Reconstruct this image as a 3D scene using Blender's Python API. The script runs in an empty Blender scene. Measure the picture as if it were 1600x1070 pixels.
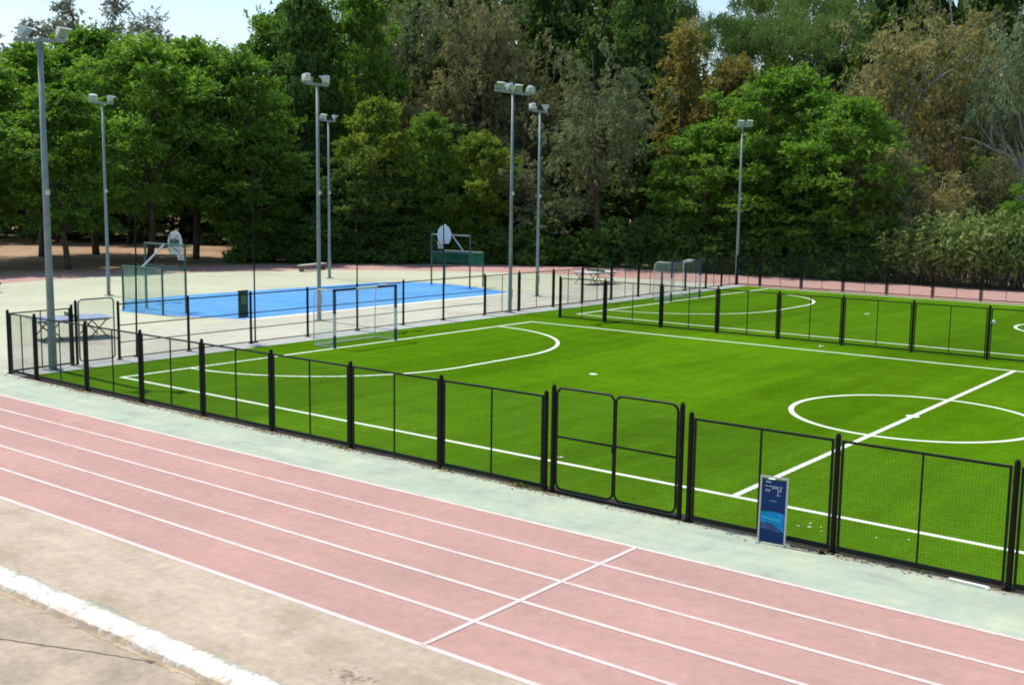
import bpy, bmesh, math, random
import numpy as np
from mathutils import Vector, Matrix
R = math.radians
sc = bpy.context.scene
COL = sc.collection
rnd = random.Random(7)

# ------------------------------------------------------------------ helpers
class MB:
    """collects boxes, bars, tubes and faces, then links them as one mesh object"""
    def __init__(s): s.v = []; s.f = []
    def face(s, pts):
        n = len(s.v); s.v += [tuple(p) for p in pts]; s.f.append(tuple(range(n, n+len(pts)))); return s
    def box(s, c, d, M=None):
        n = len(s.v); x, y, z = (q/2 for q in d)
        P = [Vector((a*x, b*y, e*z)) for e in (-1, 1) for b in (-1, 1) for a in (-1, 1)]
        for p in P:
            if M is not None: p = M @ p
            s.v.append(tuple(p + Vector(c)))
        for q in ((0,2,3,1),(4,5,7,6),(0,1,5,4),(2,6,7,3),(0,4,6,2),(1,3,7,5)): s.f.append(tuple(n+k for k in q))
        return s
    def tube(s, pts, r, n=8, cap=True, closed=False):
        pts = [Vector(p) for p in pts]; m = len(pts)
        rs = list(r) if isinstance(r, (list, tuple)) else [r]*m
        base = len(s.v); ref = None
        for i, p in enumerate(pts):
            if closed: d = (pts[(i+1) % m] - pts[i-1])
            else: d = pts[min(i+1, m-1)] - pts[max(i-1, 0)]
            d.normalize()
            if ref is None: ref = Vector((0,0,1)) if abs(d.z) < .9 else Vector((1,0,0))
            a = d.cross(ref); a.normalize(); b = a.cross(d); ref = b
            for k in range(n):
                t = 2*math.pi*(k+.5)/n
                s.v.append(tuple(p + (a*math.cos(t) + b*math.sin(t))*rs[i]))
        for i in range(m if closed else m-1):
            j = (i+1) % m
            for k in range(n):
                k2 = (k+1) % n
                s.f.append((base+i*n+k, base+i*n+k2, base+j*n+k2, base+j*n+k))
        if cap and not closed:
            s.f.append(tuple(base+k for k in range(n))[::-1]); s.f.append(tuple(base+(m-1)*n+k for k in range(n)))
        return s
    def mesh(s, name, smooth=False):
        me = bpy.data.meshes.new(name); me.from_pydata(s.v, [], s.f)
        bm = bmesh.new(); bm.from_mesh(me); bmesh.ops.recalc_face_normals(bm, faces=bm.faces); bm.to_mesh(me); bm.free()
        if smooth:
            me.polygons.foreach_set('use_smooth', [True]*len(me.polygons))
        return me
    def build(s, name, mat, parent=None, smooth=False, loc=(0,0,0), rot=None):
        return link(name, s.mesh(name, smooth), mat, parent, loc, rot)

def link(name, me, mat, parent=None, loc=(0,0,0), rot=None):
    o = bpy.data.objects.new(name, me); COL.objects.link(o)
    if mat is not None and not me.materials: me.materials.append(mat)
    o.location = loc
    if rot: o.rotation_euler = rot
    if parent: o.parent = parent
    return o

def thing(name, label, cat, loc=(0,0,0), rz=0, group=None, rx=0, ry=0):
    o = bpy.data.objects.new(name, None); COL.objects.link(o)
    o.location = loc; o.rotation_euler = (rx, ry, rz)
    return tag(o, label, cat, group)
def tag(o, label, cat, group=None):
    o['label'] = label; o['category'] = cat
    if group: o['group'] = group
    return o
def struct(o):
    o['kind'] = 'structure'; return o
def copy_tree(o, parent=None):
    c = o.copy(); COL.objects.link(c); c.parent = parent
    for ch in o.children: copy_tree(ch, c)
    return c

# ------------------------------------------------------------------ materials
def lin(r, g, b): return tuple(((c/255)/12.92 if c/255 <= .04045 else ((c/255+.055)/1.055)**2.4) for c in (r, g, b))
def newmat(name):
    m = bpy.data.materials.new(name); m.use_nodes = True
    nt = m.node_tree; return m, nt, nt.nodes['Principled BSDF']
def N(nt, t, **k):
    n = nt.nodes.new(t)
    for a, b in k.items(): setattr(n, a, b)
    return n
def L(nt, a, b): nt.links.new(a, b)
def coords(nt, scale=(1,1,1), rot=0.0):
    tc = N(nt, 'ShaderNodeTexCoord'); mp = N(nt, 'ShaderNodeMapping')
    mp.inputs['Scale'].default_value = scale; mp.inputs['Rotation'].default_value = (0, 0, rot)
    L(nt, tc.outputs['Object'], mp.inputs['Vector']); return mp.outputs['Vector']
def noise(nt, vec, scale, detail=4, rough=.55, dist=0):
    n = N(nt, 'ShaderNodeTexNoise'); n.inputs['Scale'].default_value = scale; n.inputs['Detail'].default_value = detail
    n.inputs['Roughness'].default_value = rough; n.inputs['Distortion'].default_value = dist
    L(nt, vec, n.inputs['Vector']); return n.outputs['Fac']
def ramp(nt, fac, stops):
    r = N(nt, 'ShaderNodeValToRGB'); e = r.color_ramp.elements
    while len(e) < len(stops): e.new(.5)
    for q, (p, c) in zip(e, stops):
        q.position = p; q.color = (*c, 1) if len(c) == 3 else c
    L(nt, fac, r.inputs['Fac']); return r.outputs['Color']
def mix(nt, fac, a, b, mode='MIX'):
    m = N(nt, 'ShaderNodeMix', data_type='RGBA', blend_type=mode)
    for s, q in ((m.inputs[0], fac), (m.inputs[6], a), (m.inputs[7], b)):
        if isinstance(q, (int, float)): s.default_value = q
        elif isinstance(q, tuple): s.default_value = (*q, 1)
        else: L(nt, q, s)
    return m.outputs[2]
def math_(nt, op, a, b=0.0, clamp=False):
    m = N(nt, 'ShaderNodeMath', operation=op); m.use_clamp = clamp
    for s, q in ((m.inputs[0], a), (m.inputs[1], b)):
        if isinstance(q, (int, float)): s.default_value = q
        else: L(nt, q, s)
    return m.outputs[0]
def bump(nt, bs, h, strength, dist=.02):
    b = N(nt, 'ShaderNodeBump'); b.inputs['Strength'].default_value = strength; b.inputs['Distance'].default_value = dist
    L(nt, h, b.inputs['Height']); L(nt, b.outputs['Normal'], bs.inputs['Normal'])
def paint(name, c, rough=.45, metal=0, var=.12, scale=6, spec=.5):
    m, nt, bs = newmat(name)
    f = noise(nt, coords(nt), scale, 5)
    lo = tuple(x*(1-var) for x in c); hi = tuple(min(1, x*(1+var)) for x in c)
    L(nt, ramp(nt, f, [(.3, lo), (.7, hi)]), bs.inputs['Base Color'])
    bs.inputs['Roughness'].default_value = rough; bs.inputs['Metallic'].default_value = metal; bs.inputs['Specular IOR Level'].default_value = spec
    return m
def ground(name, cols, large=.25, fine=9., speck=60., rough=.9, bstr=.25, spk=.08, streak=None):
    """a ground cover: blotches between the given colours, finer mottling, specks"""
    m, nt, bs = newmat(name); v = coords(nt)
    a = noise(nt, v, large, 5, .6, .4); b = noise(nt, v, fine, 6, .65); c = noise(nt, v, speck, 3, .7)
    k = len(cols)
    col = ramp(nt, a, [(.3+.4*i/(k-1), q) for i, q in enumerate(cols)])
    g = ramp(nt, b, [(.25, (1-spk*2,)*3), (.75, (1+spk,)*3)])
    col = mix(nt, 1., col, g, 'MULTIPLY')
    g2 = ramp(nt, c, [(.3, (1-spk,)*3), (.7, (1+spk,)*3)])
    col = mix(nt, 1., col, g2, 'MULTIPLY')
    if streak:
        s = noise(nt, coords(nt, streak[0], streak[2] if len(streak) > 2 else 0), 1., 5, .6)
        g3 = ramp(nt, s, [(.3, (1-streak[1],)*3), (.7, (1+streak[1],)*3)])
        col = mix(nt, 1., col, g3, 'MULTIPLY')
    L(nt, col, bs.inputs['Base Color']); bs.inputs['Roughness'].default_value = rough
    bs.inputs['Specular IOR Level'].default_value = .25
    bump(nt, bs, math_(nt, 'ADD', b, c), bstr, .01)
    return m, nt, bs, col

M = {}
M['dirt'] = ground('dirt', [(0.208,0.124,0.065), (0.325,0.208,0.117), (0.429,0.299,0.182)], .22, 3., 14., spk=.22)[0]
M['court'] = ground('court', [(0.347,0.367,0.260), (0.421,0.444,0.321), (0.463,0.468,0.342)], .18, 2.2, 25., spk=.05)[0]
M['court_near'] = ground('court_near', [(0.354,0.347,0.282), (0.426,0.425,0.342), (0.478,0.483,0.381)], .35, 3., 25., spk=.06)[0]
M['green_path'] = ground('green_path', [(0.294,0.332,0.282), (0.350,0.413,0.324), (0.371,0.433,0.329), (0.443,0.464,0.357)], .9, 4., 60., spk=.06, streak=((.3,2.2,1), .09))[0]
M['kerb_edge'] = ground('kerb_edge', [(0.336,0.320,0.264), (0.440,0.416,0.352), (0.496,0.464,0.400)], 1.5, 12., 60., spk=.12)[0]
mT, nt, bs, colT = ground('track', [(0.379,0.240,0.212), (0.415,0.248,0.218), (0.460,0.275,0.237)], .35, 5., 70., spk=.075, streak=((.12,1.1,1), .06))
sc1 = noise(nt, coords(nt, (.5,3.2,1), .05), 2.3, 7, .75, .4)
colT = mix(nt, ramp(nt, sc1, [(.57, (0,0,0)), (.70, (.45,.45,.45))]), colT, (.33,.25,.235))
sc2 = noise(nt, coords(nt), .9, 7, .72, .5)
colT = mix(nt, ramp(nt, sc2, [(.58, (0,0,0)), (.72, (.4,.4,.4))]), colT, (.46,.35,.30))
L(nt, colT, bs.inputs['Base Color']); M['track'] = mT
M['walkway'] = ground('walkway', [(0.292,0.250,0.193), (0.360,0.306,0.249), (0.408,0.347,0.285)], .6, 5., 70., spk=.07, streak=((.2,1.2,1), .05))[0]
M['stand'] = ground('stand', [(0.306,0.253,0.188), (0.382,0.315,0.239), (0.433,0.358,0.274)], 1.2, 8., 120., spk=.12, streak=((.35,3.6,1), .10, .2))[0]
M['concrete'] = ground('concrete', [(0.340,0.357,0.340), (0.408,0.425,0.399), (0.468,0.476,0.442)], .8, 7., 50., spk=.07)[0]
M['fence_shade'] = ground('fence_shade', [(.012,.014,.008), (.022,.02,.012), (.04,.03,.02)], 2., 14., 50., spk=.3)[0]  # near-black tone, the shade at the fence foot put into colour
M['blue'] = ground('blue_court', [(.060,.235,.53), (.078,.275,.58), (.10,.30,.60)], .3, 3., 30., spk=.07, streak=((.3,1.5,1), .08, .4))[0]
M['line'] = ground('white_line', [(0.630,0.594,0.558), (0.720,0.684,0.648), (0.756,0.720,0.693)], 1.2, 10., 60., spk=.05)[0]
M['pitch_line'] = ground('pitch_line', [(0.627,0.703,0.551), (0.703,0.779,0.627), (0.760,0.817,0.703)], 1.5, 14., 80., spk=.07)[0]

# artificial turf: rolls laid side by side with slightly different pile lean, fine mottling, worn scuffs
m, nt, bs = newmat('turf'); v = coords(nt)
a = noise(nt, v, .16, 5, .62, .6); b = noise(nt, v, 1.1, 6, .66, .3); c = noise(nt, v, 45., 4, .75)
st = noise(nt, coords(nt, (1.6,.12,1), .12), 1., 6, .65)
sp = N(nt, 'ShaderNodeSeparateXYZ'); L(nt, v, sp.inputs[0])
roll = N(nt, 'ShaderNodeTexWhiteNoise', noise_dimensions='1D')
L(nt, math_(nt, 'FLOOR', math_(nt, 'DIVIDE', sp.outputs['X'], 3.7)), roll.inputs['W'])
col = ramp(nt, a, [(.3, (.055,.138,.0034)), (.52, (.066,.158,.004)), (.75, (.083,.184,.005))])
for f_, k in ((b, .12), (c, .36), (st, .16), (noise(nt, coords(nt, (2.2,.8,1), .1), 6., 5, .7), .18), (noise(nt, coords(nt, (.5,7.,1), .0), 2., 4, .65), .12)):
    col = mix(nt, 1., col, ramp(nt, f_, [(.26, (1-k,)*3), (.74, (1+k,)*3)]), 'MULTIPLY')
col = mix(nt, 1., col, ramp(nt, roll.outputs['Value'], [(0, (.90,.90,.90)), (1, (1.09,1.09,1.09))]), 'MULTIPLY')
wearf = noise(nt, v, .45, 7, .7, .8)
col = mix(nt, ramp(nt, wearf, [(.60, (0,0,0)), (.74, (.35,.35,.35))]), col, (.105,.165,.02))
L(nt, col, bs.inputs['Base Color']); bs.inputs['Roughness'].default_value = 1.; bs.inputs['Specular IOR Level'].default_value = .0
bump(nt, bs, c, .6, .03); M['turf'] = m
# lane lines: worn paint letting the rubber through
m, nt, bs = newmat('lane_line'); v = coords(nt)
wf = math_(nt, 'ADD', math_(nt, 'MULTIPLY', noise(nt, v, 2.2, 6, .7), .55), math_(nt, 'MULTIPLY', noise(nt, v, 40., 4, .7), .45))
L(nt, mix(nt, ramp(nt, wf, [(.36, (1,1,1)), (.50, (0,0,0))]), (.61,.52,.50), (.45,.32,.30)), bs.inputs['Base Color']); bs.inputs['Roughness'].default_value = .9; M['lane'] = m

# worn white kerb: paint flaking to grey and tan
m, nt, bs = newmat('kerb_paint'); v = coords(nt)
f1 = noise(nt, v, 3.2, 8, .72, .5); f2 = noise(nt, v, 14., 5, .7)
wear = math_(nt, 'ADD', math_(nt, 'MULTIPLY', f1, .6), math_(nt, 'MULTIPLY', f2, .4))
ky = N(nt, 'ShaderNodeSeparateXYZ'); L(nt, v, ky.inputs[0])
edge_ = math_(nt, 'ABSOLUTE', math_(nt, 'ADD', ky.outputs['Y'], 10.77))          # paint has gone first along both edges
wear2 = math_(nt, 'SUBTRACT', wear, math_(nt, 'MULTIPLY', math_(nt, 'MAXIMUM', math_(nt, 'SUBTRACT', edge_, .11), 0.), 1.2))
side_ = ramp(nt, math_(nt, 'ADD', math_(nt, 'MULTIPLY', math_(nt, 'ADD', ky.outputs['Y'], 10.77), 2.), .5), [(.2, (.50,.36,.23)), (.7, (.30,.30,.245))])
worn = mix(nt, .5, side_, ramp(nt, noise(nt, v, 5., 4), [(.35, (.30,.29,.24)), (.6, (.48,.40,.30))]))
wc = mix(nt, ramp(nt, wear2, [(.395, (0,0,0)), (.475, (1,1,1))]), worn, (.60,.60,.565))
L(nt, wc, bs.inputs['Base Color']); bs.inputs['Roughness'].default_value = .85; bump(nt, bs, wear, .5, .03); M['kerb'] = m

M['post'] = paint('dark_post', (.009,.006,.005), .65, spec=.2)
M['rail'] = paint('dark_green_steel', (.006,.010,.007), .55, spec=.25)
M['wire'] = paint('green_wire', (.018,.045,.02), .5)
M['pole'] = paint('grey_pole', (.19,.25,.25), .5, .1, .2, 3)
M['lamp'] = paint('lamp_housing', (.50,.56,.54), .4, .1)
M['lampglass'] = paint('lamp_glass', (.27,.35,.31), .2, 0, .1)
M['teal'] = paint('teal_steel', (.012,.075,.060), .45)
M['arm'] = paint('pale_arm', (.42,.46,.50), .4)
M['board'] = paint('backboard', (.50,.57,.58), .5)
M['net_green'] = paint('green_net', (.03,.24,.14), .7)
M['net_pale'] = paint('pale_green_net', (.22,.46,.28), .7)
M['net_white'] = paint('white_net', (.66,.72,.70), .7)
M['goal_blue'] = paint('goal_blue', (.006,.035,.13), .35)
M['goal_white'] = paint('goal_white', (.62,.66,.66), .35)
M['table'] = paint('table_top', (.22,.28,.41), .6, spec=.3)
M['bench'] = paint('bench_stone', (.52,.46,.40), .8)
M['darkwood'] = paint('dark_bench', (.025,.03,.03), .6)
M['signgreen'] = paint('dark_green_board', (.02,.06,.055), .5, 0, .3, 2)
M['alu'] = paint('aluminium', (.50,.57,.60), .35, .4, .06)
M['navy'] = paint('navy_print', (.010,.040,.135), .7, 0, .25, 3, .15)
M['sky_print'] = paint('blue_print', (.012,.24,.56), .7, 0, .35, 5, .15)
M['violet'] = paint('violet_print', (.05,.09,.22), .7, 0, .3, 6, .15)
M['ink'] = paint('white_print', (.45,.52,.62), .4)
M['paper'] = paint('paper', (.55,.60,.42), .8)
M['ball'] = paint('football_white', (.80,.82,.78), .4)
M['ballpatch'] = paint('football_dark', (.03,.03,.03), .4)
M['rim'] = paint('orange_rim', (.40,.10,.03), .4)
M['crackm'] = paint('crack', (.12,.095,.075), .95)

def bark(name, c1, c2, sc_=3):
    m, nt, bs = newmat(name); f = noise(nt, coords(nt, (1,1,.3)), sc_, 7, .7)
    L(nt, ramp(nt, f, [(.3, c1), (.7, c2)]), bs.inputs['Base Color']); bs.inputs['Roughness'].default_value = .95
    bump(nt, bs, f, .8, .05); return m
M['bark'] = bark('bark', (.035,.026,.019), (.11,.085,.062))
M['bark_pale'] = bark('pale_bark', (.16,.16,.15), (.36,.36,.36), 1.5)
M['bark_pine'] = bark('pine_bark', (.03,.024,.022), (.10,.07,.055))

def leaf(name, lo, mid, hi, tr=.35, trc=None, rough=.5):
    """leaf tone varies from leaf to leaf and from tree to tree"""
    m, nt, bs = newmat(name)
    at = N(nt, 'ShaderNodeAttribute', attribute_name='tone')
    oi = N(nt, 'ShaderNodeObjectInfo')
    f = math_(nt, 'ADD', at.outputs['Fac'], math_(nt, 'MULTIPLY', math_(nt, 'SUBTRACT', oi.outputs['Random'], .5), .22), True)
    col = ramp(nt, f, [(.0, lo), (.5, mid), (1., hi)])
    L(nt, col, bs.inputs['Base Color']); bs.inputs['Roughness'].default_value = rough; bs.inputs['Specular IOR Level'].default_value = .12
    t = N(nt, 'ShaderNodeBsdfTranslucent')
    L(nt, mix(nt, 1., col, trc or (1.5,1.6,.6), 'MULTIPLY'), t.inputs['Color'])
    ms = N(nt, 'ShaderNodeMixShader'); ms.inputs[0].default_value = tr
    L(nt, bs.outputs[0], ms.inputs[1]); L(nt, t.outputs[0], ms.inputs[2])
    L(nt, ms.outputs[0], nt.nodes['Material Output'].inputs['Surface']); return m
LEAF = {
 'leafy': leaf('leaf_bright', (.052,.118,.022), (.115,.225,.036), (.22,.36,.065), .44),
 'lush': leaf('leaf_mid', (.046,.105,.020), (.10,.20,.032), (.19,.31,.055), .42),
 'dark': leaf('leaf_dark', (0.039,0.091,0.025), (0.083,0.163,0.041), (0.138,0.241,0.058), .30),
 'yellowish': leaf('leaf_yellow_green', (.055,.105,.018), (.125,.20,.032), (.25,.32,.06), .42),
 'olive': leaf('leaf_olive', (0.076,0.108,0.058), (0.149,0.190,0.102), (0.255,0.276,0.138), .30, (1.3,1.35,.8)),
 'brown': leaf('leaf_brown', (0.086,0.105,0.052), (0.182,0.193,0.094), (0.317,0.290,0.131), .30, (1.3,1.25,.8)),
 'ochre': leaf('leaf_ochre', (.125,.12,.034), (.245,.222,.060), (.38,.325,.09), .36, (1.25,1.25,.75)),
 'gum': leaf('leaf_gum', (0.117,0.135,0.061), (0.241,0.246,0.108), (0.428,0.352,0.152), .34, (1.3,1.25,.8)),
 'greygum': leaf('leaf_grey_gum', (0.069,0.110,0.063), (0.145,0.200,0.117), (0.248,0.317,0.179), .28, (1.2,1.3,.9)),
 'pine': leaf('leaf_pine', (0.062,0.110,0.033), (0.131,0.207,0.058), (0.221,0.304,0.083), .20, (1.2,1.4,.7)),
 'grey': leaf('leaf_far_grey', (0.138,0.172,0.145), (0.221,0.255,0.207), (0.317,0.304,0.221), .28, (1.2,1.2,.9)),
 'cane': leaf('leaf_cane', (.115,.180,.055), (.215,.305,.098), (.38,.44,.18), .35, (1.3,1.3,.8)),
}

# ------------------------------------------------------------------ ground, track, courts
def sheet(name, pts, z, mat):
    return struct(MB().face([(x, y, z) for x, y in pts]).build(name, mat))
CX, CI, RI = -9.7, 20.6, 24.3      # left bend of the oval track
CO, RO = 22.65, 31.35
sheet('ground', [(-900,-300),(900,-300),(900,1500),(-900,1500)], 0, M['dirt'])
def arc(cy, r, n=48): return [(CX + r*math.cos(math.pi/2 + math.pi*k/n), cy + r*math.sin(math.pi/2 + math.pi*k/n)) for k in range(n+1)]
inner = [(70, CI+RI)] + arc(CI, RI) + [(70, CI-RI)]
outer = [(70, CO+RO)] + [(CX+(x-CX)*.925, y) for x, y in arc(CO, RO)] + [(70, CO-RO)]
mb = MB()
for k in range(len(inner)-1):
    mb.face([(*inner[k], .004), (*inner[k+1], .004), (*outer[k+1], .004), (*outer[k], .004)])
struct(mb.build('running_track', M['track']))
sheet('court_pavement', inner, .004, M['court'])
sheet('court_apron', [(-9.0,-1.4),(-9.0,44.2),(-3.35,44.2),(-3.35,-1.4)], .008, M['court_near'])
# green painted path with a ragged edge towards the fence
pts = [(70,-3.7),(-13,-3.7)]
pts += [(-9.5,-1.9),(-3.2,-1.9)]
sheet('path', pts + [(-3.2,-2.02),(70,-2.02)][::1], .008, M['green_path'])
mb = MB(); xs = [-3.1+.3*i for i in range(246)]
edge = [-2.02 - abs(rnd.gauss(0,.035)) for _ in xs]
for i in range(len(xs)-1): mb.face([(xs[i],edge[i],.012),(xs[i+1],edge[i+1],.012),(xs[i+1],-1.93,.012),(xs[i],-1.93,.012)])
struct(mb.build('path_edge', M['kerb_edge']))
sheet('fence_shade_strip', [(-2.2,-1.93),(70,-1.93),(70,-1.62),(-2.2,-1.62)], .008, M['fence_shade'])  # paints the dark band of shade below the bottom rail
sheet('concrete_verge', [(-3.35,-1.93),(-2.2,-1.93),(-2.2,45.2),(-3.35,45.2)], .012, M['concrete'])
sheet('artificial_turf', [(-2.2,-1.62),(70,-1.62),(70,44.85),(-2.2,44.85)], .016, M['turf'])
BL = [(-9.3,11.85),(-13.01,10.4),(-15.6,10.0),(-19.7,12.8),(-20.3,16.0),(-19.3,30.4),(-17.5,32.3),(-13.58,31.9),(-9.38,30.5)]
sheet('blue_court', BL, .012, M['blue'])
mb = MB()
for a, b in ((8,0),(0,1)):
    p, q = Vector((*BL[a],0)), Vector((*BL[b],0)); n = (q-p).cross(Vector((0,0,1))).normalized()*.42
    if (n.x + n.y*.0) < 0 and a == 8: n = -n
    if a == 0: n = -n if n.y > 0 else n; n *= .3
    mb.face([(p.x,p.y,.016),(q.x,q.y,.016),(q.x+n.x,q.y+n.y,.016),(p.x+n.x,p.y+n.y,.016)])
struct(mb.build('court_markings', M['line']))

# pitch markings
LW = .13
def hline(mb, x0, y0, x1, y1, w, z):
    d = Vector((x1-x0, y1-y0, 0)).normalized(); n = Vector((-d.y, d.x, 0))*w/2
    mb.face([(x0-n.x,y0-n.y,z),(x1-n.x,y1-n.y,z),(x1+n.x,y1+n.y,z),(x0+n.x,y0+n.y,z)])
def aline(mb, cx, cy, r, a0, a1, w, z, n=48):
    for k in range(n):
        t, u = R(a0+(a1-a0)*k/n), R(a0+(a1-a0)*(k+1)/n)
        mb.face([(cx+(r-w/2)*math.cos(t),cy+(r-w/2)*math.sin(t),z),(cx+(r+w/2)*math.cos(t),cy+(r+w/2)*math.sin(t),z),
                 (cx+(r+w/2)*math.cos(u),cy+(r+w/2)*math.sin(u),z),(cx+(r-w/2)*math.cos(u),cy+(r-w/2)*math.sin(u),z)])
def disc(mb, cx, cy, r, z, n=16): mb.face([(cx+r*math.cos(2*math.pi*k/n), cy+r*math.sin(2*math.pi*k/n), z) for k in range(n)])
def pitch(x0, y0, y1):
    mb = MB(); z = .02; H = 19.6; yc = (y0+y1)/2; h = LW/2
    hline(mb, x0, y0-h, x0, y1+h, LW, z); hline(mb, x0+h, y0, x0+2*H, y0, LW, z); hline(mb, x0+h, y1, x0+2*H, y1, LW, z)
    hline(mb, x0+H, y0+h, x0+H, y1-h, LW, z)
    aline(mb, x0+H, yc, 3, 0, 360, LW, z+.002, 96); disc(mb, x0+H, yc, .17, z+.004)
    aline(mb, x0, yc+1.58, 6, 0, 90, LW, z+.002); aline(mb, x0, yc-1.58, 6, -90, 0, LW, z+.002)
    hline(mb, x0+6, yc-1.58, x0+6, yc+1.58, LW, z+.002)
    disc(mb, x0+6, yc, .1, z+.006); disc(mb, x0+9.85, yc, .13, z+.002)
    return struct(mb.build('pitch_markings', M['pitch_line']))
pitch(0, 0, 19.85); pitch(-.35, 23.85, 44.1)

# track markings (near straight and round the bend)
mb = MB(); z = .009
for k, y in enumerate((-3.7,-4.73,-5.72,-6.7,-7.66,-8.65)):
    y0 = y + (.12 if 0 < k < 5 else 0)
    w = .085 if k in (0, 5) else .075
    hline(mb, CX, y0, 19.8, y, w, z); hline(mb, 19.8, y, 70, y-.0, w, z)
hline(mb, 19.8, -8.65, 19.8, -3.7, .075, z+.003)
struct(mb.build('track_markings', M['lane']))

# walkway, white kerb and the pavement below the stand
m, nt, bs, col = ground('walkway2', [(0.351,0.288,0.211), (0.433,0.353,0.272), (0.491,0.400,0.312)], .9, 7., 110., spk=.11, streak=((.35,3.,1), .08))
geo = N(nt, 'ShaderNodeTexCoord'); dst = N(nt, 'ShaderNodeVectorMath', operation='DISTANCE'); mp = N(nt, 'ShaderNodeMapping')
mp.inputs['Scale'].default_value = (1, 2.2, 1); L(nt, geo.outputs['Object'], mp.inputs['Vector']); L(nt, mp.outputs[0], dst.inputs[0])
dst.inputs[1].default_value = (19.8, -9.83*2.2, 0)
blot = math_(nt, 'SUBTRACT', noise(nt, coords(nt), 9., 6, .75), math_(nt, 'MULTIPLY', dst.outputs['Value'], .35))
L(nt, mix(nt, ramp(nt, blot, [(.42, (0,0,0)), (.5, (.8,.8,.8))]), col, (.12,.095,.07)), bs.inputs['Base Color'])
sheet('walkway', [(-40,-8.69),(70,-8.69),(70,-10.7),(-40,-10.7)], .006, m)
sheet('stand_pavement', [(-40,-10.7),(70,-10.7),(70,-60),(-40,-60)], .006, M['stand'])
mb = MB(); n = 520; prof = []
for i in range(n):
    x = -5 + i*.12
    j = lambda s: (math.sin(x*1.7+s)+math.sin(x*4.3+2*s)*.6+rnd.uniform(-.7,.7))*.022
    y1, y0, h = -10.51 + j(1)*.6, -10.98 + j(3)*.7, .10 + j(5)*.3
    prof.append([(x,y1+.02,.0),(x,y1-.03,h*.8),(x,y1-.10,h),(x,y0+.12,h),(x,y0+.03,h*.75),(x,y0-.01,.0)])
for i in range(n-1):
    for k in range(5): mb.face([prof[i][k], prof[i+1][k], prof[i+1][k+1], prof[i][k+1]])
me = mb.mesh('kerb'); struct(link('kerb', me, M['kerb']))
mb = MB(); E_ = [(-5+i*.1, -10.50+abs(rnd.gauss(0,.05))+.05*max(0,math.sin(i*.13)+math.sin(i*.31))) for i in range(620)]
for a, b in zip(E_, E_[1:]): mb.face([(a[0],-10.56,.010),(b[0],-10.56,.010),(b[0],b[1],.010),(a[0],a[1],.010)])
struct(mb.build('kerb_grey_strip', ground('kerb_grey', [(.20,.20,.16), (.29,.28,.23), (.36,.33,.27)], 2., 9., 60., spk=.15)[0]))  # ragged grey strip along the far edge of the kerb
mb = MB(); E_ = [(-5+i*.1, -11.0-abs(rnd.gauss(0,.035))) for i in range(620)]
for a, b in zip(E_, E_[1:]): mb.face([(a[0],a[1],.010),(b[0],b[1],.010),(b[0],-10.94,.010),(a[0],-10.94,.010)])
struct(mb.build('kerb_grit', ground('grit', [(.30,.22,.14), (.42,.32,.21), (.48,.40,.29)], 2., 9., 60., spk=.15)[0]))
mb = MB(); p0, p1 = Vector((13.5,-12.6,0)), Vector((17.75,-11.04,0)); K = []
for i in range(61):
    t = i/60; x = p0.x+(p1.x-p0.x)*t; y = p0.y+(p1.y-p0.y)*t + math.sin(t*9)*.03 + rnd.uniform(-.012,.012)
    w = .006+.008*abs(math.sin(t*7))*rnd.uniform(.4,1) + (.025 if t > .97 else 0); K.append((x,y,w))
for i in range(60):
    a, b = K[i], K[i+1]; mb.face([(a[0],a[1]-a[2],.011),(b[0],b[1]-b[2],.011),(b[0],b[1]+b[2],.011),(a[0],a[1]+a[2],.011)])
struct(mb.build('pavement_crack', M['crackm']))

# ------------------------------------------------------------------ fences and gates
MESHES = {}
def wire_mesh(w, z0, z1, step=.05, r=.0018):
    key = ('w', round(w,2), z0, z1)
    if key not in MESHES:
        mb = MB(); nx = int(w/step); nz = int((z1-z0)/step)
        for i in range(1, nx): mb.tube([(i*w/nx,0,z0),(i*w/nx,0,z1)], r, 4, False)
        for i in range(1, nz): mb.tube([(0,.004,z0+i*(z1-z0)/nz),(w,.004,z0+i*(z1-z0)/nz)], r, 4, False)
        MESHES[key] = mb.mesh('wire_mesh'); MESHES[key].materials.append(M['wire'])
    return MESHES[key]
def panel_mesh(w, low):
    key = ('p', round(w,2), low)
    if key not in MESHES:
        mb = MB(); g = .08
        for x in (g, w-g): mb.box((x,0,(.05+1.80)/2), (.036,.036,1.75))
        mb.box((w/2,0,.05+low/2), (w-2*g-.036,.04,low)); mb.box((w/2,0,1.78), (w-2*g-.036,.036,.036))
        mb.box((w/2,0,(.05+low+1.762)/2), (.026,.026,1.762-.05-low))
        for x in (g/2-.008, w-g/2+.008):
            for z in (.32, 1.58): mb.box((x,0,z), (g-.036-.02,.03,.05))
        MESHES[key] = mb.mesh('panel'); MESHES[key].materials.append(M['rail'])
    return MESHES[key]
def rail_mesh(w):
    key = ('r', round(w,2))
    if key not in MESHES:
        mb = MB()
        for z, r in ((1.79,.022),(1.11,.018),(.56,.016),(.07,.02)): mb.tube([(.03,0,z),(w-.03,0,z)], r, 8)
        MESHES[key] = mb.mesh('rails'); MESHES[key].materials.append(M['rail'])
    return MESHES[key]
def post_mesh():
    if 'post' not in MESHES:
        MESHES['post'] = MB().tube([(0,0,0),(0,0,1.84),(0,0,1.885),(0,0,1.90)], [.046,.044,.036,.012], 10).box((0,0,.014), (.15,.15,.02)).mesh('post')
        MESHES['post'].materials.append(M['post'])
    return MESHES['post']
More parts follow.
